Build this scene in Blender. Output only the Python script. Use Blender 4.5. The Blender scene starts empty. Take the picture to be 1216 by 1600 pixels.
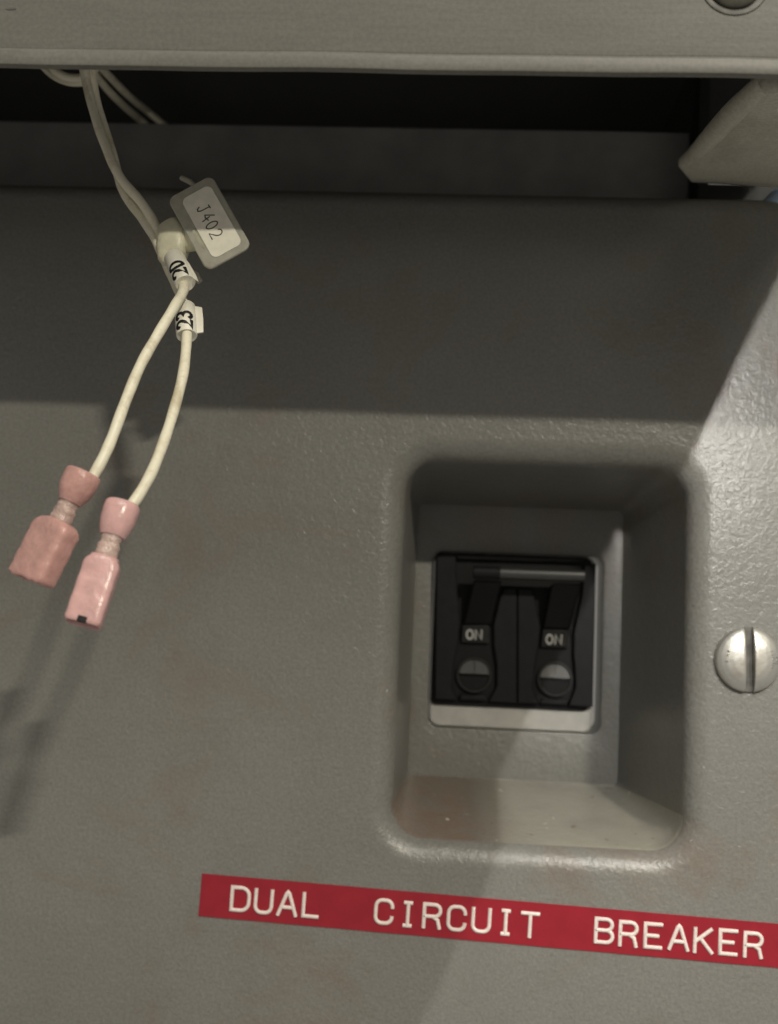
import bpy, bmesh, math, random
from mathutils import Vector, Matrix
random.seed(7)
S = bpy.context.scene
C = S.collection
MM = 0.001
V = Vector

# ------------------------------------------------------------------ camera
F, D = 1700.0, 243.0                       # focal length in photo pixels, lens to panel in mm
ROLL = math.radians(2.4)
nY = V(((697-608)/F, (965-800)/F, 1)).normalized()
nX = V((math.cos(ROLL), math.sin(ROLL), 0)); nX -= nX.dot(nY)*nY; nX.normalize()
nZ = nX.cross(nY)
def pix(u, v, y):
    """world point (mm) at depth y (0 = panel face, negative = in front of it)"""
    r = V(((u-608)/F, (v-800)/F, 1)); w = V((r.dot(nX), r.dot(nY), r.dot(nZ)))
    return V((0, -D, 0)) + w*((y+D)/w.y)
cd = bpy.data.cameras.new('camera'); cam = bpy.data.objects.new('camera', cd); C.objects.link(cam)
cd.sensor_fit = 'HORIZONTAL'; cd.sensor_width = 36; cd.lens = F/1216*36
cd.clip_start = 0.005; cd.clip_end = 50
R_ = V((nX.x, nY.x, nZ.x)); U_ = -V((nX.y, nY.y, nZ.y)); B_ = -V((nX.z, nY.z, nZ.z))
cam.matrix_world = Matrix(((R_.x, U_.x, B_.x, 0), (R_.y, U_.y, B_.y, -D*MM), (R_.z, U_.z, B_.z, 0), (0, 0, 0, 1)))
cd.dof.use_dof = True; cd.dof.focus_distance = 0.198; cd.dof.aperture_fstop = 24
S.camera = cam

# ------------------------------------------------------------------ light
W = bpy.data.worlds.new('World'); S.world = W; W.use_nodes = True
bg = W.node_tree.nodes['Background']; bg.inputs[0].default_value = (1.0, 0.95, 0.84, 1); bg.inputs[1].default_value = 0.26
def aim(o, loc, tgt):
    o.location = loc*MM; o.rotation_euler = (tgt-loc).to_track_quat('-Z', 'Y').to_euler()
def area(name, t, tgt, dist, sx, sy, power, col):
    l = bpy.data.lights.new(name, 'AREA'); l.shape = 'RECTANGLE'; l.size = sx*MM; l.size_y = sy*MM
    l.energy = power; l.color = col
    o = bpy.data.objects.new(name, l); C.objects.link(o); aim(o, tgt + V(t).normalized()*dist, tgt)
area('work_lamp', (0.43, -1, 0.532), V((0, 0, 20)), 1300, 74, 16, 7.5, (1, 0.94, 0.78))
area('ceiling_lamp', (0.30, -1, 1.25), V((0, 0, 0)), 1600, 800, 420, 10.2, (1, 0.95, 0.83))
def edge_spot(name, power, col):
    # a small hand lamp close by, up and to the right; its cone edge is set to draw an unseen blocker's shadow line
    loc = V((73.2, -135, 62)); P0 = V((34.3, 0, -4)); ld = V((0.448, 0, 1)).normalized()
    t = (loc-P0).normalized(); nrm = ld.cross(t).normalized()
    if nrm.x < 0: nrm = -nrm
    half = math.radians(89.4)
    ax = math.cos(half)*(-t) + math.sin(half)*nrm
    l = bpy.data.lights.new(name, 'SPOT'); l.spot_size = 2*half; l.spot_blend = 0.0; l.energy = power
    l.color = col; l.shadow_soft_size = 0.0012
    o = bpy.data.objects.new(name, l); C.objects.link(o); aim(o, loc, loc + ax*100)
edge_spot('hand_lamp', 0.57, (1, 0.975, 0.925))
S.view_settings.view_transform = 'Standard'; S.view_settings.look = 'None'
S.view_settings.exposure = 0; S.view_settings.gamma = 1; S.view_settings.use_curve_mapping = False
S.render.engine = 'CYCLES'

# ------------------------------------------------------------------ materials
class NT:
    def __init__(s, name):
        s.m = bpy.data.materials.new(name); s.m.use_nodes = True; s.t = s.m.node_tree
        s.b = s.t.nodes['Principled BSDF']; s.co = s.t.nodes.new('ShaderNodeTexCoord').outputs['Object']
    def n(s, typ, **kw):
        nd = s.t.nodes.new(typ)
        for k, v in kw.items():
            if k in nd.inputs.keys(): nd.inputs[k].default_value = v
            else: setattr(nd, k, v)
        return nd
    def l(s, a, b): s.t.links.new(a, b)
    def noise(s, scale, detail=3, rough=0.55, vec=None, dist=0):
        nd = s.n('ShaderNodeTexNoise'); nd.inputs['Scale'].default_value = scale; nd.inputs['Detail'].default_value = detail
        nd.inputs['Roughness'].default_value = rough; nd.inputs['Distortion'].default_value = dist
        s.l(vec or s.co, nd.inputs['Vector']); return nd.outputs['Fac']
    def ramp(s, fac, stops):
        nd = s.n('ShaderNodeValToRGB'); e = nd.color_ramp.elements
        while len(e) < len(stops): e.new(0.5)
        for q, (p, c) in zip(e, stops): q.position = p; q.color = c if len(c) == 4 else (*c, 1)
        s.l(fac, nd.inputs[0]); return nd.outputs[0]
    def mix(s, fac, a, b, mode='MIX'):
        nd = s.n('ShaderNodeMix', data_type='RGBA', blend_type=mode)
        for i, x in ((0, fac), (6, a), (7, b)):
            if hasattr(x, 'links'): s.l(x, nd.inputs[i])
            elif i == 0: nd.inputs[0].default_value = x
            else: nd.inputs[i].default_value = (*x, 1)
        return nd.outputs[2]
    def math(s, op, a, b):
        nd = s.n('ShaderNodeMath', operation=op)
        for i, x in ((0, a), (1, b)):
            if hasattr(x, 'links'): s.l(x, nd.inputs[i])
            else: nd.inputs[i].default_value = x
        return nd.outputs[0]
    def bump(s, h, strength, dist):
        nd = s.n('ShaderNodeBump'); nd.inputs['Strength'].default_value = strength; nd.inputs['Distance'].default_value = dist
        s.l(h, nd.inputs['Height']); s.l(nd.outputs[0], s.b.inputs['Normal'])
    def set(s, **kw):
        for k, v in kw.items():
            k = k.replace('_', ' ')
            if hasattr(v, 'links'): s.l(v, s.b.inputs[k])
            else: s.b.inputs[k].default_value = (*v, 1) if isinstance(v, tuple) and len(v) == 3 else v
        return s

def simple(name, col, rough=0.5, var=0.12, scale=400, bumpd=0.0, **kw):
    m = NT(name); f = m.noise(scale, 4)
    a = tuple(c*(1-var) for c in col); b = tuple(min(1, c*(1+var)) for c in col)
    m.set(Base_Color=m.ramp(f, [(0.3, a), (0.7, b)]), Roughness=rough, **kw)
    if bumpd: m.bump(m.noise(scale*3, 3), 1.0, bumpd)
    return m.m

def paint(name, col, stain=True, bump=0.00010, rough=0.5, pocket=False):
    m = NT(name)
    big = m.noise(14, 4, 0.6); mid = m.noise(90, 5, 0.65); fine = m.noise(1400, 2, 0.6)
    a = tuple(c*0.93 for c in col); b = tuple(c*1.07 for c in col)
    c0 = m.ramp(big, [(0.32, a), (0.68, b)])
    c0 = m.mix(m.ramp(mid, [(0.45, (0, 0, 0)), (0.75, (0.16, 0.16, 0.16))]), c0, tuple(c*0.62 for c in col))
    c0 = m.mix(m.ramp(fine, [(0.35, (0.22, 0.22, 0.22)), (0.65, (0, 0, 0))]), c0, (0.05, 0.05, 0.05))
    if stain:                                            # brownish grime, its own blotches
        st = m.ramp(m.noise(26, 6, 0.7, dist=0.6), [(0.52, (0, 0, 0)), (0.72, (0.44, 0.44, 0.44))])
        c0 = m.mix(st, c0, (0.17, 0.105, 0.066))
        sp = m.ramp(m.noise(430, 2, 0.5), [(0.77, (0, 0, 0)), (0.80, (0.5, 0.5, 0.5))])
        c0 = m.mix(sp, c0, (0.55, 0.54, 0.50))
    if pocket:                                           # rusty residue that settled on the pocket's floor, and a painted lamplight tint
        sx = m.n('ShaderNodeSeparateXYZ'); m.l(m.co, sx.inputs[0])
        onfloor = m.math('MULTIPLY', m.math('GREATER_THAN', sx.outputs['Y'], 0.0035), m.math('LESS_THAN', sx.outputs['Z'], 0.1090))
        side = m.n('ShaderNodeMapRange'); m.l(sx.outputs['X'], side.inputs[0])
        for k, v in ((1, 0.004), (2, 0.020), (3, 0.60), (4, 0.10)): side.inputs[k].default_value = v
        f = m.math('MULTIPLY', m.math('MULTIPLY', onfloor, side.outputs[0]), m.ramp(m.noise(150, 5, 0.65, dist=0.5), [(0.25, (0.35,)*3), (0.65, (1,)*3)]))
        c0 = m.mix(f, c0, (0.20, 0.115, 0.07))
        lit_side = m.n('ShaderNodeMapRange'); m.l(sx.outputs['X'], lit_side.inputs[0])
        for k, v in ((1, 0.008), (2, 0.018), (3, 0.0), (4, 0.75)): lit_side.inputs[k].default_value = v
        fd = m.math('MULTIPLY', m.math('MULTIPLY', onfloor, lit_side.outputs[0]), m.ramp(m.noise(90, 4, 0.6), [(0.25, (0.5,)*3), (0.6, (1,)*3)]))
        c0 = m.mix(fd, c0, (0.36, 0.345, 0.29))  # pale dusty tint brightens the lamp-lit right side, lamplight put into the colour
        f2 = m.math('MULTIPLY', onfloor, m.ramp(m.noise(300, 2, 0.5), [(0.70, (0,)*3), (0.74, (0.7,)*3)]))
        c0 = m.mix(f2, c0, (0.12, 0.07, 0.04))
        f3 = m.math('MULTIPLY', onfloor, m.ramp(m.noise(260, 1, 0.5, dist=1.0), [(0.215, (0.9,)*3), (0.235, (0,)*3)]))
        c0 = m.mix(f3, c0, (0.6, 0.57, 0.5))
    m.set(Base_Color=c0, Roughness=rough, Specular_IOR_Level=0.5)
    w1 = m.noise(900, 3, 0.55, dist=0.8); w2 = m.noise(330, 2, 0.5, dist=0.5)
    m.bump(m.math('ADD', m.math('MULTIPLY', w1, 0.7), m.math('MULTIPLY', w2, 0.6)), 1.0, bump)
    return m.m

M = {}
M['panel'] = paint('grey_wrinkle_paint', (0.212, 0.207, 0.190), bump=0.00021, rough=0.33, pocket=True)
def brushed(name, col):
    m = NT(name); mp = m.n('ShaderNodeMapping'); mp.inputs['Scale'].default_value = (0.06, 1, 1); m.l(m.co, mp.inputs[0])
    st = m.noise(700, 4, 0.6, vec=mp.outputs[0]); fine = m.noise(1500, 2, 0.6); big = m.noise(18, 4, 0.6)
    c = m.ramp(big, [(0.3, tuple(x*0.93 for x in col)), (0.7, tuple(x*1.07 for x in col))])
    c = m.mix(m.ramp(st, [(0.4, (0.20,)*3), (0.6, (0,)*3)]), c, tuple(x*0.6 for x in col))
    c = m.mix(m.ramp(fine, [(0.35, (0.22,)*3), (0.65, (0,)*3)]), c, (0.05, 0.05, 0.045))
    m.set(Base_Color=c, Roughness=0.45, Specular_IOR_Level=0.45)
    m.bump(m.math('ADD', st, m.math('MULTIPLY', m.noise(1100, 3), 0.6)), 1.0, 0.00003)
    return m.m
M['beam'] = brushed('grey_beam_paint', (0.176, 0.171, 0.152))
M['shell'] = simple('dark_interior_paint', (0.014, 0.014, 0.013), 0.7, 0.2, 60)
M['rail'] = simple('interior_rail_paint', (0.33, 0.33, 0.33), 0.6, 0.2, 60)
M['bracket'] = paint('bare_bracket_metal', (0.60, 0.57, 0.48), bump=0.00008, rough=0.5)
M['bezel'] = simple('light_grey_bezel', (0.42, 0.41, 0.385), 0.45, 0.10, 300, 0.00004)
M['black'] = simple('black_moulded_plastic', (0.0105, 0.0105, 0.012), 0.5, 0.2, 500, 0.00002, Specular_IOR_Level=0.18)
M['black2'] = simple('black_toggle_plastic', (0.006, 0.006, 0.0065), 0.5, 0.2, 500, Specular_IOR_Level=0.2)
M['gloss'] = simple('glossy_black_bar', (0.03, 0.03, 0.031), 0.36, 0.2, 700, Specular_IOR_Level=0.9)
M['knob'] = simple('dull_round_insert', (0.019, 0.0187, 0.018), 0.42, 0.25, 500, 0.00003)
M['onplate'] = simple('charcoal_plate', (0.022, 0.022, 0.022), 0.55, 0.15, 500, Specular_IOR_Level=0.25)
M['onink'] = simple('worn_white_ink', (0.62, 0.62, 0.60), 0.6, 0.2, 900)
M['tape'] = simple('red_embossing_tape', (0.30, 0.017, 0.030), 0.30, 0.08, 200, 0.00002, Specular_IOR_Level=0.4)
M['emboss'] = simple('stress_whitened_letter', (0.80, 0.70, 0.66), 0.5, 0.10, 1500)
def grimy(name, col, dirt):
    m = NT(name)
    c = m.mix(m.ramp(m.noise(160, 5, 0.7, dist=0.8), [(0.50, (0, 0, 0)), (0.72, (0.55,)*3)]), col, dirt)
    c = m.mix(m.ramp(m.noise(900, 3, 0.6), [(0.55, (0, 0, 0)), (0.75, (0.35,)*3)]), c, dirt)
    m.set(Base_Color=c, Roughness=m.ramp(m.noise(300, 3), [(0.3, (0.34,)*3), (0.7, (0.55,)*3)])); m.bump(m.noise(700, 3), 1.0, 0.00005)
    return m.m
M['wire'] = grimy('cream_wire_insulation', (0.77, 0.725, 0.58), (0.40, 0.31, 0.18))
M['marker'] = simple('white_wire_marker', (0.80, 0.77, 0.67), 0.45, 0.08, 400, 0.00003)
M['ink'] = simple('black_ink', (0.012, 0.012, 0.013), 0.5, 0.1, 900)
M['pencil'] = simple('grey_pen', (0.03, 0.03, 0.028), 0.6, 0.3, 1500)
M['paper'] = simple('cream_paper_insert', (0.86, 0.82, 0.70), 0.7, 0.07, 500)
M['blue'] = simple('pale_blue_plastic', (0.42, 0.55, 0.70), 0.5, 0.1, 200)
M['dark'] = simple('black_void', (0.008, 0.008, 0.008), 0.8, 0.1, 200)
def plastic(name, col, trans, rough, relief=0.00012):
    m = NT(name); f = m.noise(500, 4)
    m.set(Base_Color=m.ramp(f, [(0.3, tuple(c*0.88 for c in col)), (0.7, tuple(min(1, c*1.1) for c in col))]), Roughness=rough,
          Transmission_Weight=trans, Subsurface_Weight=0.4, IOR=1.45)
    m.b.inputs['Subsurface Radius'].default_value = (0.002, 0.0012, 0.0010); m.b.inputs['Subsurface Scale'].default_value = 0.5
    m.bump(m.noise(700, 4, 0.6), 1.0, relief)
    return m.m
M['pink'] = plastic('pink_vinyl', (0.58, 0.34, 0.31), 0.08, 0.27, 0.00022)
M['pink2'] = plastic('pale_pink_vinyl', (0.68, 0.42, 0.41), 0.08, 0.22)
M['waist'] = plastic('clear_pink_sleeve', (0.66, 0.49, 0.44), 0.25, 0.2, 0.0005)
M['clear'] = plastic('clear_tag_plastic', (0.64, 0.62, 0.53), 0.38, 0.30)
M['tie'] = plastic('natural_nylon', (0.72, 0.69, 0.53), 0.08, 0.38)
def metal():
    m = NT('worn_zinc_screw')
    f = m.noise(260, 5, 0.65); g = m.noise(90, 3)
    c = m.ramp(f, [(0.3, (0.50, 0.48, 0.43)), (0.62, (0.66, 0.65, 0.62))])
    c = m.mix(m.ramp(g, [(0.56, (0, 0, 0)), (0.72, (0.55, 0.55, 0.55))]), c, (0.34, 0.26, 0.17))
    m.set(Base_Color=c, Metallic=0.85, Roughness=m.ramp(f, [(0.3, (0.50,)*3), (0.7, (0.32,)*3)]))
    m.bump(m.noise(900, 3), 1.0, 0.00004)
    return m.m
M['zinc'] = metal()
M['dullscrew'] = simple('dull_olive_screw', (0.11, 0.105, 0.085), 0.38, 0.3, 400, 0.00004, Metallic=0.35)
M['slot'] = simple('grimy_slot', (0.10, 0.095, 0.085), 0.5, 0.4, 500, 0.00003)
M['mouth'] = simple('brown_terminal_mouth', (0.13, 0.065, 0.05), 0.5, 0.2, 800)

# ------------------------------------------------------------------ builders (all millimetres)
class MB:
    def __init__(s): s.v = []; s.f = []
    def add(s, vs, fs):
        o = len(s.v); s.v += [V(p) for p in vs]; s.f += [tuple(i+o for i in f) for f in fs]
    def loft(s, rings, cap0=True, cap1=True):
        n = len(rings[0]); vs = [p for r in rings for p in r]; fs = []
        for k in range(len(rings)-1):
            for i in range(n):
                j = (i+1) % n; fs.append((k*n+i, k*n+j, (k+1)*n+j, (k+1)*n+i))
        if cap0: fs.append(tuple(range(n-1, -1, -1)))
        if cap1: fs.append(tuple((len(rings)-1)*n+i for i in range(n)))
        s.add(vs, fs)
    def tube(s, pts, r, n=12, flat=None):
        """tube along a polyline; r number or list"""
        pts = [V(p) for p in pts]; rings = []; up = None
        for i, p in enumerate(pts):
            t = (pts[min(i+1, len(pts)-1)] - pts[max(i-1, 0)]).normalized()
            if up is None: up = t.orthogonal().normalized()
            up = (up - up.dot(t)*t).normalized(); sd = t.cross(up)
            rr = r[i] if isinstance(r, (list, tuple)) else r
            rings.append([p + (up*math.cos(a)+sd*math.sin(a))*rr for a in [2*math.pi*k/n for k in range(n)]])
        s.loft(rings)
    def prism(s, front, back): s.loft([front, back])
    def build(s, name, mat, parent=None, origin=None, smooth=35, bevel=0, seg=2):
        o = origin if origin is not None else (V(parent['_o']) if parent is not None else V((0, 0, 0)))
        me = bpy.data.meshes.new(name); me.from_pydata([((p-o)*MM)[:] for p in s.v], [], s.f)
        bm = bmesh.new(); bm.from_mesh(me); bmesh.ops.recalc_face_normals(bm, faces=bm.faces); bm.to_mesh(me); bm.free()
        me.materials.append(mat)
        ob = bpy.data.objects.new(name, me); C.objects.link(ob)
        if smooth:
            for p in me.polygons: p.use_smooth = True
            me.set_sharp_from_angle(angle=math.radians(smooth))
        if bevel:
            md = ob.modifiers.new('bevel', 'BEVEL'); md.width = bevel*MM; md.segments = seg; md.limit_method = 'ANGLE'; md.angle_limit = math.radians(40)
        if parent is None: ob.location = o*MM
        else: ob.parent = parent
        ob['_o'] = o[:]
        return ob
def thing(name, label, cat, origin, group=None):
    o = bpy.data.objects.new(name, None); C.objects.link(o); o.empty_display_size = 0.005
    o.location = V(origin)*MM; o['_o'] = V(origin)[:]; o['label'] = label; o['category'] = cat
    if group: o['group'] = group
    return o
def tag(o, label, cat): o['label'] = label; o['category'] = cat; return o
def box(x0, x1, y0, y1, z0, z1):
    m = MB(); m.prism([V((x0, y0, z0)), V((x1, y0, z0)), V((x1, y0, z1)), V((x0, y0, z1))],
                      [V((x0, y1, z0)), V((x1, y1, z0)), V((x1, y1, z1)), V((x0, y1, z1))]); return m
def spline(pts, n=10):
    pts = [V(p) for p in pts]; out = []
    P = [pts[0]*2-pts[1]] + pts + [pts[-1]*2-pts[-2]]
    for i in range(1, len(P)-2):
        a, b, c, d = P[i-1:i+3]
        for k in range(n):
            t = k/n
            out.append(0.5*((2*b)+(c-a)*t+(2*a-5*b+4*c-d)*t*t+(3*b-a-3*c+d)*t**3))
    out.append(pts[-1]); return out
def superring(c, ex, ey, w, h, n=4.0, N=32):
    out = []
    for k in range(N):
        a = 2*math.pi*k/N; ca, sa = math.cos(a), math.sin(a)
        out.append(c + ex*(w/2*math.copysign(abs(ca)**(2/n), ca)) + ey*(h/2*math.copysign(abs(sa)**(2/n), sa)))
    return out

# stroke letters in a 0..1 box (x right, y up)
def arc(cx, cy, rx, ry, a0, a1, n=10):
    return [(cx+rx*math.cos(math.radians(a0+(a1-a0)*i/n)), cy+ry*math.sin(math.radians(a0+(a1-a0)*i/n))) for i in range(n+1)]
GL = {
 'D': [[(0, 0), (0, 1), (.45, 1)] + arc(.45, .65, .4, .35, 90, 0, 6) + arc(.45, .35, .4, .35, 0, -90, 6) + [(0, 0)]],
 'U': [[(0, 1), (0, .3)] + arc(.3, .3, .3, .3, 180, 270, 6) + arc(.5, .3, .3, .3, 270, 360, 6) + [(.8, 1)]],
 'A': [[(-.03, 0), (.33, .93), (.40, 1), (.47, .93), (.83, 0)], [(.12, .33), (.68, .33)]],
 'L': [[(0, 1), (0, 0), (.72, 0)]],
 'C': [[(.80, .72)] + arc(.5, .72, .3, .28, 0, 90, 6) + arc(.3, .72, .3, .28, 90, 180, 6) + arc(.3, .28, .3, .28, 180, 270, 6) + arc(.5, .28, .3, .28, 270, 360, 6)],
 'I': [[(.4, 0), (.4, 1)], [(.24, 1), (.56, 1)], [(.24, 0), (.56, 0)]],
 'R': [[(0, 0), (0, 1), (.5, 1)] + arc(.5, .74, .28, .26, 90, -90, 8) + [(0, .48)], [(.42, .48), (.66, .34), (.76, 0)]],
 'T': [[(0, 1), (.8, 1)], [(.4, 1), (.4, 0)]],
 'B': [[(0, 0), (0, 1), (.5, 1)] + arc(.5, .76, .26, .24, 90, -90, 8) + [(0, .52)], [(.5, .52)] + arc(.52, .26, .28, .26, 90, -90, 8) + [(0, 0)]],
 'E': [[(.76, 1), (0, 1), (0, 0), (.76, 0)], [(0, .5), (.6, .5)]],
 'K': [[(0, 0), (0, 1)], [(.76, 1), (0, .42)], [(.24, .60), (.80, 0)]],
 'O': [arc(.4, .5, .36, .5, 90, 450, 20)],
 'N': [[(0, 0), (0, 1), (.72, 0), (.72, 1)]],
 '0': [arc(.36, .5, .33, .5, 90, 450, 18)],
 '2': [arc(.36, .70, .34, .30, 160, -20, 8) + [(.55, .42), (0, 0), (.74, 0)]],
 '3': [arc(.34, .74, .30, .26, 150, -70, 8) + [(.3, .5)] + arc(.34, .26, .34, .28, 70, -150, 8)],
 '4': [[(.58, 1.02), (.05, .36), (.34, .28), (.78, .40)], [(.46, .62), (.60, -.05)]],
 'J': [[(.30, 1.0), (.72, 1.02)], [(.54, 1.0), (.52, .25), (.38, .02), (.14, .06), (.02, .26)]],
}
def strokes(mb, ch, o, ex, ey, ez, w, h, r, depth, n=8, warp=None):
    """raised rounded strokes: half-width r across, standing 'depth' out along ez"""
    for si, line in enumerate(GL[ch]):
        pts = [p for i, p in enumerate(line) if i == 0 or (V(p)-V(line[i-1])).length > 1e-5]
        P2 = [V((p[0]*w, p[1]*h)) for p in pts]
        closed = (V(pts[0])-V(pts[-1])).length < 1e-4
        rings = []; L = len(pts)
        for i in range(L):
            a = P2[i-1] if i else (P2[-2] if closed else None); b = P2[i]; c = P2[i+1] if i+1 < L else (P2[1] if closed else None)
            d1 = (b-a).normalized() if a is not None and (b-a).length > 1e-6 else None
            d2 = (c-b).normalized() if c is not None and (c-b).length > 1e-6 else None
            if d1 is None: t = d2; k = 1
            elif d2 is None: t = d1; k = 1
            else:
                t = d1+d2
                t = t.normalized() if t.length > 1e-6 else d1
                k = min(1.5, 1/max(0.4, t.dot(d2)))
            nn = V((-t.y, t.x))*k
            q0 = b.copy()
            if not closed and i == 0: q0 = q0 - t*r*0.6
            if not closed and i == L-1: q0 = q0 + t*r*0.6
            ring = []
            for s_ in range(n):
                ang = 2*math.pi*s_/n
                q = q0 + nn*(r*math.cos(ang)); zz = depth*(1-0.07*si)*math.sin(ang)
                pt = None if warp else o + ex*q.x + ey*q.y
                base = warp(q) if warp else None
                ring.append(base[0] + base[1]*zz if warp else pt + ez*zz)
            rings.append(ring)
        mb.loft(rings, not closed, not closed)

# ------------------------------------------------------------------ setting: cabinet interior
YB = -79.0                                  # beam face
def struct(o): o['kind'] = 'structure'; return o
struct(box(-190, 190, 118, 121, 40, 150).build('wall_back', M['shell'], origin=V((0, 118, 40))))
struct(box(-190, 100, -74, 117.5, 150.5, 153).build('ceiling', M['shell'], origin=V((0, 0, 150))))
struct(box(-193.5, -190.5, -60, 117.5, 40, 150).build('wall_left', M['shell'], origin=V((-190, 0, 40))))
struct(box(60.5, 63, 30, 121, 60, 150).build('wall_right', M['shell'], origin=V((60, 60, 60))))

# ------------------------------------------------------------------ the panel
ZT = 98.8; XR = 82.0; XL = -170.0; ZB = -150.0
cx, cz = 21.4, -5.6
N = 480
def rr_ray(c0, c1, hw, hh, r, ang):
    """distance from (cx,cz) along ang to a rounded rectangle centred on (c0,c1)"""
    dx, dz = math.cos(ang), math.sin(ang)
    def sdf(t):
        qx = abs(cx+dx*t-c0)-hw+r; qz = abs(cz+dz*t-c1)-hh+r
        return math.hypot(max(qx, 0), max(qz, 0)) + min(max(qx, qz), 0) - r
    lo, hi = 0.0, 600.0
    for _ in range(44):
        m = (lo+hi)/2
        if sdf(m) < 0: lo = m
        else: hi = m
    return lo
def rloop(x0, x1, z0, z1, r, y):
    c0, c1, hw, hh = (x0+x1)/2, (z0+z1)/2, (x1-x0)/2, (z1-z0)/2
    out = []
    for k in range(N):
        a = 2*math.pi*k/N; t = rr_ray(c0, c1, hw, hh, min(r, hw, hh), a)
        out.append(V((cx+math.cos(a)*t, y, cz+math.sin(a)*t)))
    return out
def offs(rect, d): return (rect[0]-d, rect[1]+d, rect[2]-d, rect[3]+d)
OUT = (XL, XR, ZB, ZT); FR = (-10.2, 53.0, -48.4, 35.2); BK = (-8.4, 45.6, -41.1, 29.8); CUT = (-3.6, 40.9, -28.4, 17.5)
DEP = 45.0; RF = 5.6; RT = 5.0
rings = [rloop(*OUT, 13, 24.0), rloop(*OUT, 13, RT)]
for i in range(1, 9):
    a = math.pi/2*i/8
    rings.append(rloop(*offs(OUT, -RT*(1-math.cos(a))), 13-RT*(1-math.cos(a)), RT-RT*math.sin(a)))
for i in range(0, 11):
    a = math.pi/2*i/10*0.95
    rings.append(rloop(*offs(FR, RF*(1-math.sin(a))), 7.0+RF*(1-math.sin(a))*0.9, RF*(1-math.cos(a))))
for t in (0.3, 0.55, 0.78, 0.93, 1.0):
    y = RF + (DEP-RF)*t
    rings.append(rloop(*[f+(b-f)*t for f, b in zip(FR, BK)], 7.0+(1.6-7.0)*t, y))
rings.append(rloop(*offs(CUT, 0.5), 3.2, DEP)); rings.append(rloop(*offs(CUT, 0.12), 2.9, DEP+0.12)); rings.append(rloop(*CUT, 2.8, DEP+0.5))
rings.append(rloop(*CUT, 2.8, DEP+12))
mb = MB(); mb.loft(rings, False, False)
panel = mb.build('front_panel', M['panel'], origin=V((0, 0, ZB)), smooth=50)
tag(panel, 'grey textured metal panel with a deep rectangular pocket around the breaker', 'panel')

# ------------------------------------------------------------------ beam across the top
bo = V((0, YB, 86.6))
beam = thing('cross_beam', 'grey painted steel beam with thin lip along its lower edge, above the dark gap', 'beam', bo)
XB0, XB1 = -185.0, 150.0
prof = [(0.0, 150.0), (0.0, 89.9), (0.12, 89.6), (-0.2, 89.3), (-0.45, 89.0), (-0.5, 88.6), (-0.5, 86.95), (-0.38, 86.7), (-0.1, 86.6), (0.9, 86.6), (1.2, 150)]
m = MB()
nx = 40
m.loft([[V((XB0+(XB1-XB0)*i/nx, YB+a + 0.12*math.sin(i*0.9), b - 1.1 + 0.06*math.sin(i*1.7))) for a, b in prof] for i in range(nx+1)])
m.build('beam_face', M['beam'], beam, smooth=30)
m = MB(); c = pix(17, 14, YB); m.loft([[c+V((1.0*q*math.cos(a), -y, .22*q*math.sin(a))) for a in [2*math.pi*k/16 for k in range(16)]] for q, y in ((1, -.2), (.9, .16), (.3, .18))]); m.build('paint_chip', M['slot'], beam)
m = box(XB0, XB1, YB+1.5, YB+3.5, 100, 103); m.build('stiffener', M['beam'], beam)

# rail seen through the gap
rz = pix(500, 196, 38).z
rail = box(-185, 60, 38, 40, 60, rz).build('inner_rail', M['rail'], origin=V((0, 38, 60)), bevel=0.6)
tag(rail, 'dark grey horizontal rail inside the gap behind the panel edge', 'rail')

# angled bracket at the end of the gap
b0 = pix(1183, 127, -56); b1 = pix(1060, 258, -6); b2 = pix(1190, 286, 6); b3 = pix(1290, 300, 6); b4 = pix(1330, 128, -56)
br = thing('side_bracket', 'pale grey slanted bracket at the end of the gap below the beam', 'bracket', b1)
m = MB(); off = V((0.6, 2.0, 0.4)); ring = [b0, b1, pix(1080, 282, 2), b2, b3, b4]
m.prism(ring, [p+off for p in ring]); m.build('bracket_plate', M['bracket'], br, smooth=0, bevel=0.4)
m = MB(); ed = [b0+V((1.6, -0.6, 0)), b0.lerp(b1, 0.33)+V((1.2, -0.9, 0)), b0.lerp(b1, 0.7)+V((1.3, -0.8, 0)), b1+V((1.4, -0.4, 0.6))]
sp = spline(ed, 8); m.tube(sp, [1.5+0.7*math.sin(math.pi*min(1, .15+i/len(sp))) for i in range(len(sp))], 14); m.build('rolled_edge', M['bracket'], br)
m = MB(); c = pix(1206, 133, -58)
m.loft([[c+V((2.0*rr*math.cos(a), -dy, 2.0*rr*math.sin(a))) for a in [2*math.pi*k/20 for k in range(20)]] for rr, dy in ((1, 0), (1, 0.8), (.7, 1.5), (.2, 1.8))])
m.build('rivet', M['bracket'], br)
# pale blue thing glimpsed past the corner
m = MB(); m.tube([pix(1196, 330, 18), pix(1262, 268, 18)], 2.4, 14)
tag(m.build('blue_conduit', M['blue'], origin=pix(1215, 306, 18)), 'pale blue conduit just showing past the top corner of the panel', 'conduit')

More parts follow.
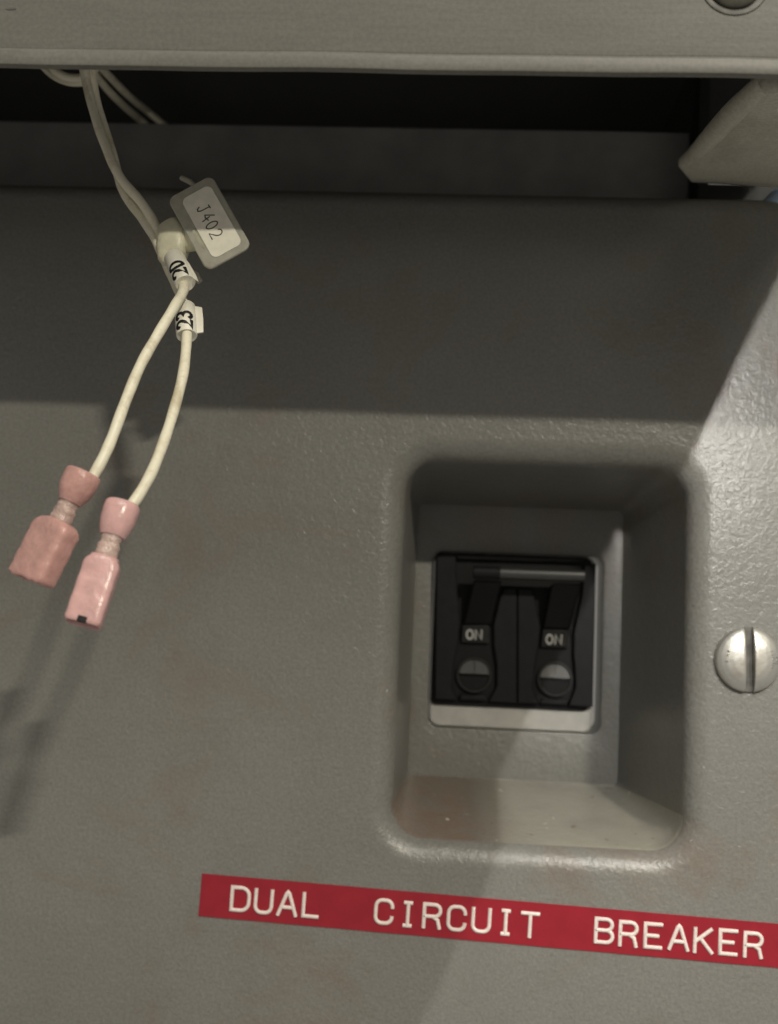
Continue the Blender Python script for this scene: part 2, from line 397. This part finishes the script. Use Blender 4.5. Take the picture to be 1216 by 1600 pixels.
# ------------------------------------------------------------------ screws
def dome_screw(name, c, R, h, label, slot_ang, ticks=True, slot=True):
    t = thing(name, label, 'screw', c)
    m = MB(); n = 64; rings = []
    prof = [(1.0, 0.0), (1.0, 0.30*h), (0.985, 0.42*h), (0.95, 0.52*h), (0.86, 0.66*h), (0.7, 0.82*h), (0.5, 0.93*h), (0.25, 0.985*h), (0.06, h)]
    if not slot:
        m.loft([[c+V((R*rr*math.cos(a), -y, R*rr*math.sin(a))) for a in [2*math.pi*k/n for k in range(n)]] for rr, y in prof])
        m.build('head', M['dullscrew'], t, smooth=40)
    else:
        # two half domes beside the slot, and the slot floor between them
        sw = 0.14*R; fl = 0.30*h
        def hgt(r):
            for (r0, y0), (r1, y1) in zip(prof, prof[1:]):
                if r1 <= r <= r0: return y0+(y1-y0)*(r0-r)/(r0-r1+1e-9)
            return h if r < 0.06 else 0
        ex = V((math.cos(slot_ang), 0, math.sin(slot_ang))); ey = V((-math.sin(slot_ang), 0, math.cos(slot_ang)))
        for sgn in (-1, 1):
            K, J = 26, 40; vs = []; fs = []
            for i in range(K+1):
                f = i/K; x = sw + (R-sw)*math.sin(f*math.pi/2)
                half = math.sqrt(max(R*R-x*x, 0))
                for j in range(J+1):
                    g = math.sin((j/J-0.5)*math.pi)
                    zz = half*g; rr = min(1, math.hypot(x, zz)/R)
                    lip = 0.05*h*max(0, 1-(x-sw)/(0.05*R))
                    vs.append(c + ex*(x*sgn) + ey*zz + V((0, -(max(hgt(rr), 0.30*h)-lip), 0)))
            for i in range(K):
                for j in range(J):
                    a = i*(J+1)+j; fs.append((a, a+1, a+J+2, a+J+1))
            top = len(vs)
            # wall along slot and around the rim
            edge = [vs[j] for j in range(J+1)]
            for p in edge: vs.append(V((p.x, c.y-0.2*h, p.z)))
            for j in range(J): fs.append((j, j+1, top+j+1, top+j))
            hm = MB(); hm.add(vs, fs)
            rim = [c + ex*(sgn*R*math.cos(a)) + ey*(R*math.sin(a)) for a in [math.asin(1-2*k/40) * 0.9999 for k in range(41)] if abs(math.cos(a)*R) >= 0]
            rim = [p for p in rim if abs((p-c).dot(ex)) >= sw*0.99]
            v0 = len(hm.v); hm.add([p+V((0, -0.30*h, 0)) for p in rim]+[p for p in rim], [(k, k+1, k+1+len(rim), k+len(rim)) for k in range(len(rim)-1)])
            hm.build('head', M['zinc'], t, smooth=45)
        fm = MB()
        fm.loft([[c+V((R*0.985*math.cos(a), -y, R*0.985*math.sin(a))) for a in [2*math.pi*k/48 for k in range(48)]] for y in (0.0, 0.22*h)])
        fm.build('slot_floor', M['slot'], t)
    if ticks:
        km = MB()
        for a0, k in [(x, 0) for x in (24, 17, 10, 3, -4, -11, -18)] + [(x, 1) for x in (10, 2, -6)] + [(x, 0) for x in (160, 172, 186)]:
            a = math.radians(a0+random.uniform(-1.5, 1.5)); r1 = R*(0.66+0.12*k); r2 = r1+R*random.uniform(.05, .10)
            def on(r, da): return c+V((r*math.cos(a+da), -h*(1.02-0.40*(r/R)**2.6)-0.03, r*math.sin(a+da)))
            km.tube([on(r1, 0), on(r2, random.uniform(-.03, .03))], 0.13, 6)
        km.build('head_marks', M['zinc'], t)
    return t
dome_screw('panel_screw', V((65.9, -0.02, -6.3)), 7.1, 3.0, 'large slotted domed metal screw beside the breaker pocket', math.radians(1.5))
bc = pix(1148, -26, YB); bc.y = YB-0.02
scr = dome_screw('beam_screw', bc, 4.3, 1.6, 'dull screw head set in the face of the overhead beam', 0, ticks=False, slot=False)
m = MB(); rg = []
for R0, y in ((5.4, 0.0), (5.3, 0.28), (4.9, 0.35), (4.5, 0.28), (4.45, 0.0)):
    rg.append([bc+V((R0*math.cos(a), -y, R0*math.sin(a))) for a in [2*math.pi*k/48 for k in range(48)]])
m.loft(rg, False, False); m.build('shadow_ring', M['slot'], scr)  # added dark ring, stands in for the shadow round the sunken head

# ------------------------------------------------------------------ embossed label
la, lb, lc_, ld_ = pix(312, 1366, 0), pix(310.5, 1431, 0), pix(1216, 1443.5, 0), pix(1216, 1513.5, 0)
ex = (((lc_-la)+(ld_-lb))/2).normalized(); ey = V((-ex.z, 0, ex.x)); ez = V((0, -1, 0))
hgt = 9.05; lo = lb.copy(); lo.y = 0
lab = thing('label_strip', 'red embossed label strip reading DUAL CIRCUIT BREAKER on the panel', 'label', lo)
m = MB(); LW = 133.0; K = 60
tp = []
for i in range(K+1):
    x = LW*i/K
    for w in (0, 1): tp.append((x, w*hgt))
fr = [lo+ex*x+ey*y+ez*(0.22+0.03*math.sin(x*0.35)) for x, y in tp]; bk = [lo+ex*x+ey*y+ez*0.02 for x, y in tp]
vs = fr+bk; n2 = len(fr); fs = []
for i in range(K):
    a, b, c, d = 2*i, 2*i+2, 2*i+3, 2*i+1
    fs += [(a, b, c, d), (a+n2, d+n2, c+n2, b+n2), (a, a+n2, b+n2, b), (d, c, c+n2, d+n2)]
fs += [(0, 1, 1+n2, n2), (2*K, 2*K+n2, 2*K+1+n2, 2*K+1)]
m.add(vs, fs); m.build('tape', M['tape'], lab, smooth=30)
txt = 'DUAL  CIRCUIT  BREAKER'
xa = (pix(361, 1410, 0)-lo).dot(ex); xb = (pix(1163, 1480, 0)-lo).dot(ex); pitch = (xb-xa)/21
for i, ch in enumerate(txt):
    if ch == ' ': continue
    m = MB(); jit = random.uniform(-.12, .12)
    strokes(m, ch, lo+ex*(xa+pitch*i+0.15+jit*0.4)+ey*(1.95+jit)+ez*0.25, ex, ey, ez, 4.45, 4.8, 0.42, 0.36, 10)
    m.build('letter', M['emboss'], lab, smooth=60)

# ------------------------------------------------------------------ circuit breaker in the pocket
YF = 46.5                                    # general face of the breaker
def P(u, v, y=YF): return pix(u, v, y)
def slab(poly, y0, y1):
    """closed outline read at depth y0 (front), straight back to y1"""
    f = [pix(u, v, y0) for u, v in poly]; m = MB(); m.prism(f, [V((p.x, y1, p.z)) for p in f]); return m
bo = V((18, YF+10, -28))
brk = thing('circuit_breaker', 'black two-pole circuit breaker with tied toggles marked ON inside the pocket', 'circuit breaker', bo)
# light grey mounting plate, bottom ledge and right strip show
def rrpoly(x0, x1, z0, z1, r, y, n=8):
    out = []
    for (ccx, ccz, a0) in ((x1-r, z1-r, 0), (x0+r, z1-r, 90), (x0+r, z0+r, 180), (x1-r, z0+r, 270)):
        for k in range(n+1):
            a = math.radians(a0+90*k/n); out.append(V((ccx+r*math.cos(a), y, ccz+r*math.sin(a))))
    return out
m = MB(); m.prism(rrpoly(-3.4, 38.7, -28.1, 17.2, 2.4, DEP-0.7), rrpoly(-3.4, 38.7, -28.1, 17.2, 2.4, DEP+6)); m.build('mounting_plate', M['bezel'], brk, bevel=0.5, seg=3)
bx0, bx1, bz0, bz1 = -3.3, 37.5, -22.6, 17.1
m = MB(); m.prism(rrpoly(bx0, bx1, bz0, bz1, 1.6, DEP-1.6), rrpoly(bx0, bx1, bz0, bz1, 1.6, DEP+0.5)); m.build('case', M['black2'], brk, bevel=0.3)
yr, yc = DEP-3.4, DEP-1.7                    # ribs stand proud of the sunken channels
Z6 = lambda x, y: (650+x*320/1216, 840+y*310/1178)
def ribs(poly, name='rib'):
    f = [Z6(*p) for p in poly]; slab(f, yr, yc+0.2).build(name, M['black'], brk, bevel=0.35)
ribs([(122, 105), (236, 105), (240, 210), (262, 500), (250, 640), (225, 760), (215, 900), (250, 968), (112, 962)])
ribs([(520, 300), (601, 300), (602, 985), (430, 975), (480, 880), (480, 760), (462, 640), (460, 520), (495, 370)])
ribs([(604, 300), (695, 305), (742, 530), (728, 660), (706, 780), (695, 900), (735, 990), (605, 985)])
ribs([(1000, 160), (1072, 150), (1052, 1010), (905, 1000), (948, 890), (945, 790), (935, 690), (938, 560), (985, 350)])
ribs([(262, 930), (430, 940), (420, 972), (262, 966)], 'sill'); ribs([(745, 955), (905, 965), (895, 998), (740, 990)], 'sill')
ribs([(240, 100), (1000, 120), (1000, 150), (240, 128)], 'lintel')
# toggles: sloped arms up to the tie bar
for a, b, c, d in (((345, 250), (510, 255), (450, 520), (280, 515)), ((810, 270), (985, 275), (912, 545), (752, 540))):
    f = [pix(*Z6(*p), y) for p, y in ((a, DEP-9.5), (b, DEP-9.5), (c, DEP-3.6), (d, DEP-3.6))]
    m = MB(); m.prism(f, [V((p.x, DEP-1.2, p.z-0.6)) for p in f]); m.build('toggle', M['black2'], brk, bevel=0.5)
f0 = [Z6(342, 165), Z6(1003, 188), Z6(1000, 262), Z6(342, 250)]
bar = MB(); A = pix(*Z6(345, 205), DEP-10.5); B = pix(*Z6(1003, 228), DEP-10.5); dx = (B-A).normalized(); dz = V((0, 0, 1)); dy = V((0, 1, 0))
bar.loft([superring(A+dx*0.0, dy, dz, 3.0, 3.0, 2.3), superring(A+dx*(B-A).length, dy, dz, 3.0, 3.0, 2.3)])
tb = bar.build('tie_bar', M['gloss'], brk, bevel=0.2)
cl = MB(); cl.loft([superring(A+dx*-0.2, dy, dz, 3.25, 3.25, 2.3), superring(A+dx*6.6, dy, dz, 3.25, 3.25, 2.3)]); cl.build('sleeve', M['black'], tb, bevel=0.15)
# ON plates
for a, b, c, d, tx in (((278, 520), (436, 522), (436, 628), (272, 622), (306, 608)), ((756, 545), (908, 550), (902, 656), (744, 650), (776, 636))):
    f = [pix(*Z6(*p), y) for p, y in ((a, DEP-3.9), (b, DEP-3.9), (c, DEP-3.0), (d, DEP-3.0))]
    m = MB(); m.prism(f, [V((p.x, DEP-1.4, p.z)) for p in f]); pl = m.build('on_plate', M['onplate'], brk, bevel=0.2)
    e1 = (f[1]-f[0]).normalized(); up = (f[0]-f[3]); up = (up-up.dot(e1)*e1).normalized(); nn = e1.cross(up).normalized()
    if nn.y > 0: nn = -nn
    o = f[3] + e1*1.2 + up*0.9 + nn*0.02
    for k, ch in enumerate('ON'):
        m = MB(); strokes(m, ch, o+e1*(2.35*k), e1, up, nn, 2.2, 2.4, 0.19, 0.08, 6); m.build('letter', M['onink'], pl)
    # dark step beneath
# round inserts
for (u, v) in ((345, 815), (825, 840)):
    c = pix(*Z6(u, v), yc-0.2); R = 4.55; n = 40
    m = MB()
    circ = lambda r, y: [V((c.x+r*math.cos(a), y, c.z+r*math.sin(a))) for a in [2*math.pi*k/n for k in range(n)]]
    m.loft([circ(R, yc+0.1), circ(R, yc-1.1), circ(R-0.15, yc-1.3), circ(R-0.42, yc-1.3), circ(R-0.55, yc-1.1), circ(R-0.56, yc-0.4)], True, False)
    ri = m.build('round_insert', M['knob'], brk, smooth=40)
    m = MB(); m.loft([circ(R-0.5, yc-0.15), circ(R-0.5, yc-0.45)]); m.build('insert_floor', M['black2'], ri)  # blacker than the rim, so the lower half's shade is in the colour
    # upper half: sloped lens facing upward; vertical seam
    for sg in (-1, 1):
        hp = []
        for k in range(11):
            a = math.radians(4+84*k/10); hp.append((R-0.7)*V((math.cos(a)*sg, 0, math.sin(a))))
        hp = [V((0.08*sg, 0, 0.35))]+[V((p.x, 0, max(p.z, .35))) for p in hp]+[V((0.08*sg, 0, (R-0.7)))]
        m = MB(); m.prism([c+V((p.x, -c.y+yc-1.9+0.34*p.z, p.z)) for p in hp], [c+V((p.x, -c.y+yc-0.3, p.z)) for p in hp])
        m.build('quadrant', M['knob'], ri, smooth=0)

# ------------------------------------------------------------------ wires
RW = 0.93
def wp(l): return [pix(u, v, -q) for u, v, q in l]
def connector(parent, top, tip, face, W, T, mat, notch=False, flare=1.0, crumple=0):
    """pink insulated push-on terminal: bell, waist, flat sleeve"""
    ax = (tip-top).normalized(); L = (tip-top).length
    n = (face - face.dot(ax)*ax).normalized(); sd = ax.cross(n).normalized()
    def ring(s, w, t, e, N=36): return superring(top+ax*(s*L), sd, n, w, t, e, N)
    bl = 5.7*flare
    m = MB()
    m.loft([ring(.05, 2.6, 2.6, 2), ring(-.005, 3.6, 3.4, 2), ring(-.015, bl-.5, bl-.7, 2.2), ring(0, bl, bl-.3, 2.3), ring(.05, bl+.1, bl-.2, 2.3), ring(.14, bl-.1, bl-.3, 2.2), ring(.20, bl-.6, bl-.8, 2.1), ring(.245, 4.3, 4.0, 2), ring(.27, 3.9, 3.6, 2)])
    b = m.build('bell', mat, parent, smooth=50)
    m = MB(); k = random.Random(3)
    m.loft([ring(.245+.235*i/11, 3.2+k.uniform(-.35, .35)+(0.6*(i/11)**3), 3.2+k.uniform(-.3, .3), 2.4) for i in range(12)])
    m.build('crimp_waist', M['waist'], parent, smooth=50)
    m = MB(); o = []
    o.append(ring(.445, 3.7, 3.0, 2.4)); o.append(ring(.45, 4.6, T*.9, 2.6)); o.append(ring(.465, W*.78, T, 3.2)); o.append(ring(.50, W*.96, T, 4.5))
    for i in range(1, 15): o.append(ring(.50+.47*i/14, W*(1+.012*math.sin(i*1.4)), T*(1+.02*math.sin(i*1.3)), 5.5))
    o.append(ring(.99, W*.97, T*.96, 5.5)); o.append(ring(1.0, W*.90, T*.88, 5.5)); o.append(ring(.985, W*.84, T*.72, 5)); o.append(ring(.90, W*.80, T*.62, 5))
    if crumple:                                          # heat-wrinkled, ragged sleeve
        for i, rg in enumerate(o):
            for j, p in enumerate(rg):
                d = p-top
                nz = math.sin(d.x*2.1+d.z*1.3)*math.sin(d.z*2.7-d.y*1.1) + .6*math.sin(d.x*4.3-d.z*3.6+1)
                rg[j] = p + n*(nz*crumple*.5) + ax*((nz*crumple*1.1) if i > len(o)-6 else 0)
    m.loft(o)
    s = m.build('sleeve', mat, parent, smooth=60)
    if notch:
        m = MB(); c = tip - ax*0.35 + n*(T*.44)
        m.loft([superring(c+ax*d, sd, n, 1.4, .9, 6, 16) for d in (-.45, .4)]); m.build('notch', M['dark'], s)
    if notch:
        m = MB(); m.loft([superring(tip+ax*d, sd, n, W*.72, T*.34, 4, 24) for d in (-1.6, -.5)]); m.build('terminal_mouth', M['mouth'], s)

def marker(parent, a, b, text, rm, flag):
    """printed wrap marker round a wire from a (lower end) to b (upper end)"""
    ax = (b-a).normalized(); L = (b-a).length
    view = V((0, -D, 0))-a; n = (view-view.dot(ax)*ax).normalized(); sd = n.cross(ax).normalized()
    if sd.x < 0: sd = -sd
    m = MB()
    m.loft([superring(a+ax*(L*t), sd, n, 2*rm*k, 2*rm*k, 2, 28) for t, k in ((.03, .6), (0, .92), (.03, 1), (.5, 1.02), (.97, 1), (1, .92), (.97, .6))])
    mk = m.build('wire_marker', M['marker'], parent, smooth=50)
    m = MB(); base = a+n*(rm*.25)
    fl = [base+ax*(L*t)+sd*x for t, x in flag]
    m.prism(fl, [p-n*0.35 for p in fl]); m.build('flag', M['marker'], mk, smooth=0, bevel=.12)
    # text runs up the wire, letter tops towards the left
    h = 2.9*rm/1.9
    for k, ch in enumerate(text):
        m = MB()
        def warp(q, k=k):
            # q.x along reading direction (up the wire), q.y letter height (towards -sd)
            t = (0.55*rm - q.y)/rm          # sideways position on the tube, right positive
            an = t
            return (a + ax*(0.5 + 2.2*k + q.x) + sd*(math.sin(an)*(rm*1.03)) + n*(math.cos(an)*(rm*1.03)), (sd*math.sin(an)+n*math.cos(an)))
        strokes(m, ch, None, None, None, None, 2.2, h, 0.35, 0.06, 6, warp)
        m.build('printed_digit', M['ink'], mk)

# first wire: to the flat terminal
w1 = thing('wire_lead', 'cream wire lead with marker 20, its broad pink terminal turned flat', 'wire', pix(60, 915, -72), 'pair of tagged wire leads')
p1 = [(150, 20, 20), (132, 70, 34), (131, 105, 42), (143, 160, 44), (160, 215, 44.5), (186, 274, 45), (222, 318, 45), (246, 358, 45), (259, 390, 46), (270, 412, 48), (282, 434, 51), (287, 452, 53), (272, 480, 56), (247, 522, 60), (220, 570, 64), (197, 625, 68), (176, 682, 71), (160, 718, 73), (141, 752, 74), (128, 778, 75)]
sp = spline(wp(p1), 10); m = MB(); m.tube(sp, [RW*(1+0.03*math.sin(i*.7)) for i in range(len(sp))], 14); m.build('insulation', M['wire'], w1)
connector(w1, pix(131, 741, -74), pix(47, 907, -77), V((-.55, -1, .12)), 8.2, 4.2, M['pink'], False, 1.0, .13)
marker(w1, pix(290, 443, -52.5), pix(272, 402, -48.5), '20', 1.95, [(-.16, 2.3), (.1, 1.2), (.75, .9), (.95, 1.6), (.55, 2.1), (.1, 2.35)])
# second wire
w2 = thing('wire_lead', 'cream wire lead with marker 23, its pink terminal turned edge-on showing a notch', 'wire', pix(130, 980, -76), 'pair of tagged wire leads')
p2 = [(178, 20, 16), (150, 70, 30), (143, 108, 39), (152, 165, 41.5), (171, 225, 43), (183, 268, 42.5), (196, 305, 43), (220, 338, 44), (241, 370, 45), (255, 400, 45.5), (268, 430, 45.5), (281, 458, 47), (289, 482, 50), (292, 505, 52), (291.5, 535, 55), (286, 585, 59), (272, 640, 63), (256, 690, 67), (237, 738, 71), (216, 775, 74), (198, 800, 75.5), (190, 820, 76)]
sp = spline(wp(p2), 10); m = MB(); m.tube(sp, [RW*(1+0.03*math.sin(i*.6)) for i in range(len(sp))], 14); m.build('insulation', M['wire'], w2)
connector(w2, pix(192, 790, -75.5), pix(129, 976, -81), V((.30, -1, .62)), 5.6, 4.4, M['pink2'], True, .97)
marker(w2, pix(292, 525, -53.3), pix(289, 479, -49.8), '23', 1.9, [(.03, 1.2), (.06, 3.0), (.5, 3.15), (.9, 3.1), (.98, 1.2)])

# coil of spare wire behind the beam
wc = thing('wire_coil', 'loop of cream wires tucked up behind the beam into the dark gap', 'wires', pix(100, 110, -25))
for pts in ([(40, 40, 20), (62, 92, 18), (82, 116, 18), (112, 128, 20), (140, 122, 22), (150, 90, 24), (140, 40, 26)],
            [(50, 30, 26), (76, 96, 24), (98, 118, 23), (128, 121, 22), (146, 104, 20), (140, 50, 20)],
            [(120, 40, 12), (138, 96, 6), (160, 130, -4), (190, 162, -16), (222, 190, -42), (262, 226, -62), (300, 262, -80)],
            [(128, 30, 16), (150, 92, 8), (176, 124, -4), (206, 154, -18), (236, 178, -44), (276, 212, -64), (316, 250, -84)]):
    m = MB(); m.tube(spline(wp(pts), 10), RW, 12); m.build('strand', M['wire'], wc)

# ------------------------------------------------------------------ cable-tie tag
QT = 48
tc = pix(327, 348, -QT); ta = (pix(357, 403, -QT-1)-pix(294, 290, -QT+1)).normalized()
vw = (V((0, -D, 0))-tc).normalized(); tn = (vw-vw.dot(ta)*ta).normalized(); tw = ta.cross(tn).normalized()
if tw.x < 0: tw = -tw                        # tw towards the right / up = letter tops
tg = thing('tie_tag', 'clear plastic cable-tie tag with cream paper insert handwritten J402', 'tag', pix(262, 385, -45))
def trr(l, w, r, z, sh=(0, 0)):
    out = []
    for (a, b, a0) in ((l/2-r, w/2-r, 0), (-l/2+r, w/2-r, 90), (-l/2+r, -w/2+r, 180), (l/2-r, -w/2+r, 270)):
        for k in range(9):
            t = math.radians(a0+90*k/8); out.append(tc+ta*(a+r*math.cos(t)+sh[0])+tw*(b+r*math.sin(t)+sh[1])+tn*z)
    return out
m = MB(); m.loft([trr(16.6, 9.1, 1.3, -.55), trr(17.0, 9.5, 1.5, -.3), trr(17.0, 9.5, 1.5, .1), trr(16.6, 9.1, 1.3, .3)]); m.build('tag_plate', M['clear'], tg, smooth=40)
m = MB(); m.prism(trr(13.9, 6.2, 1.2, .42, (0.2, .5)), trr(13.9, 6.2, 1.2, .31, (0.2, .5))); pp = m.build('paper_insert', M['paper'], tg, smooth=30)
m = MB()
for i, ch in enumerate('J402'):
    strokes(m, ch, tc+ta*(-3.6+1.95*i)+tw*(-.85+[.0, .0, -.1, -.15][i])+tn*.44, ta, tw, tn, 1.75, 2.35, .11, .03, 6)
m.build('handwriting', M['pencil'], pp)
# neck and clamp head round the two wires
hc = pix(268, 381, -45.5)
wd = (pix(280, 410, -46)-pix(248, 352, -45)).normalized()
hs = (tw - tw.dot(wd)*wd).normalized(); hn = wd.cross(hs).normalized()
m = MB(); m.loft([superring(hc+wd*d+hs*s, hs, hn, w, t, 3.5, 28) for d, s, w, t in ((-3.9, 1.3, 3.0, 3.6), (-3.5, 1.3, 4.2, 4.4), (-1.4, .8, 5.6, 5.0), (0.2, .2, 6.4, 5.4), (2.0, -.5, 6.2, 5.2), (3.3, -.9, 4.9, 4.6), (3.7, -1.0, 3.9, 3.6))])
m.build('clamp_head', M['tie'], tg, smooth=60)
m = MB(); q0 = hc+hs*1.5+wd*.2; q1 = tc-tw*3.0+ta*2.2
m.loft([superring(q0.lerp(q1, t), wd, hn, w, 1.4, 4, 20) for t, w in ((0, 5.4), (.5, 4.8), (1, 4.6))]); m.build('neck', M['tie'], tg, smooth=50)
m = MB(); m.tube([pix(312, 296, -47), pix(297, 284, -45.5), pix(284, 278, -44)], [.3, .55, .5], 10); m.build('tie_stub', M['clear'], tg)
m = MB(); m.tube([pix(296, 425, -44), pix(305, 432, -44), pix(313, 440, -44)], [.9, 1.0, .55], 10); m.build('tie_tail', M['clear'], tg)

for o in bpy.data.objects:
    if '_o' in o: del o['_o']
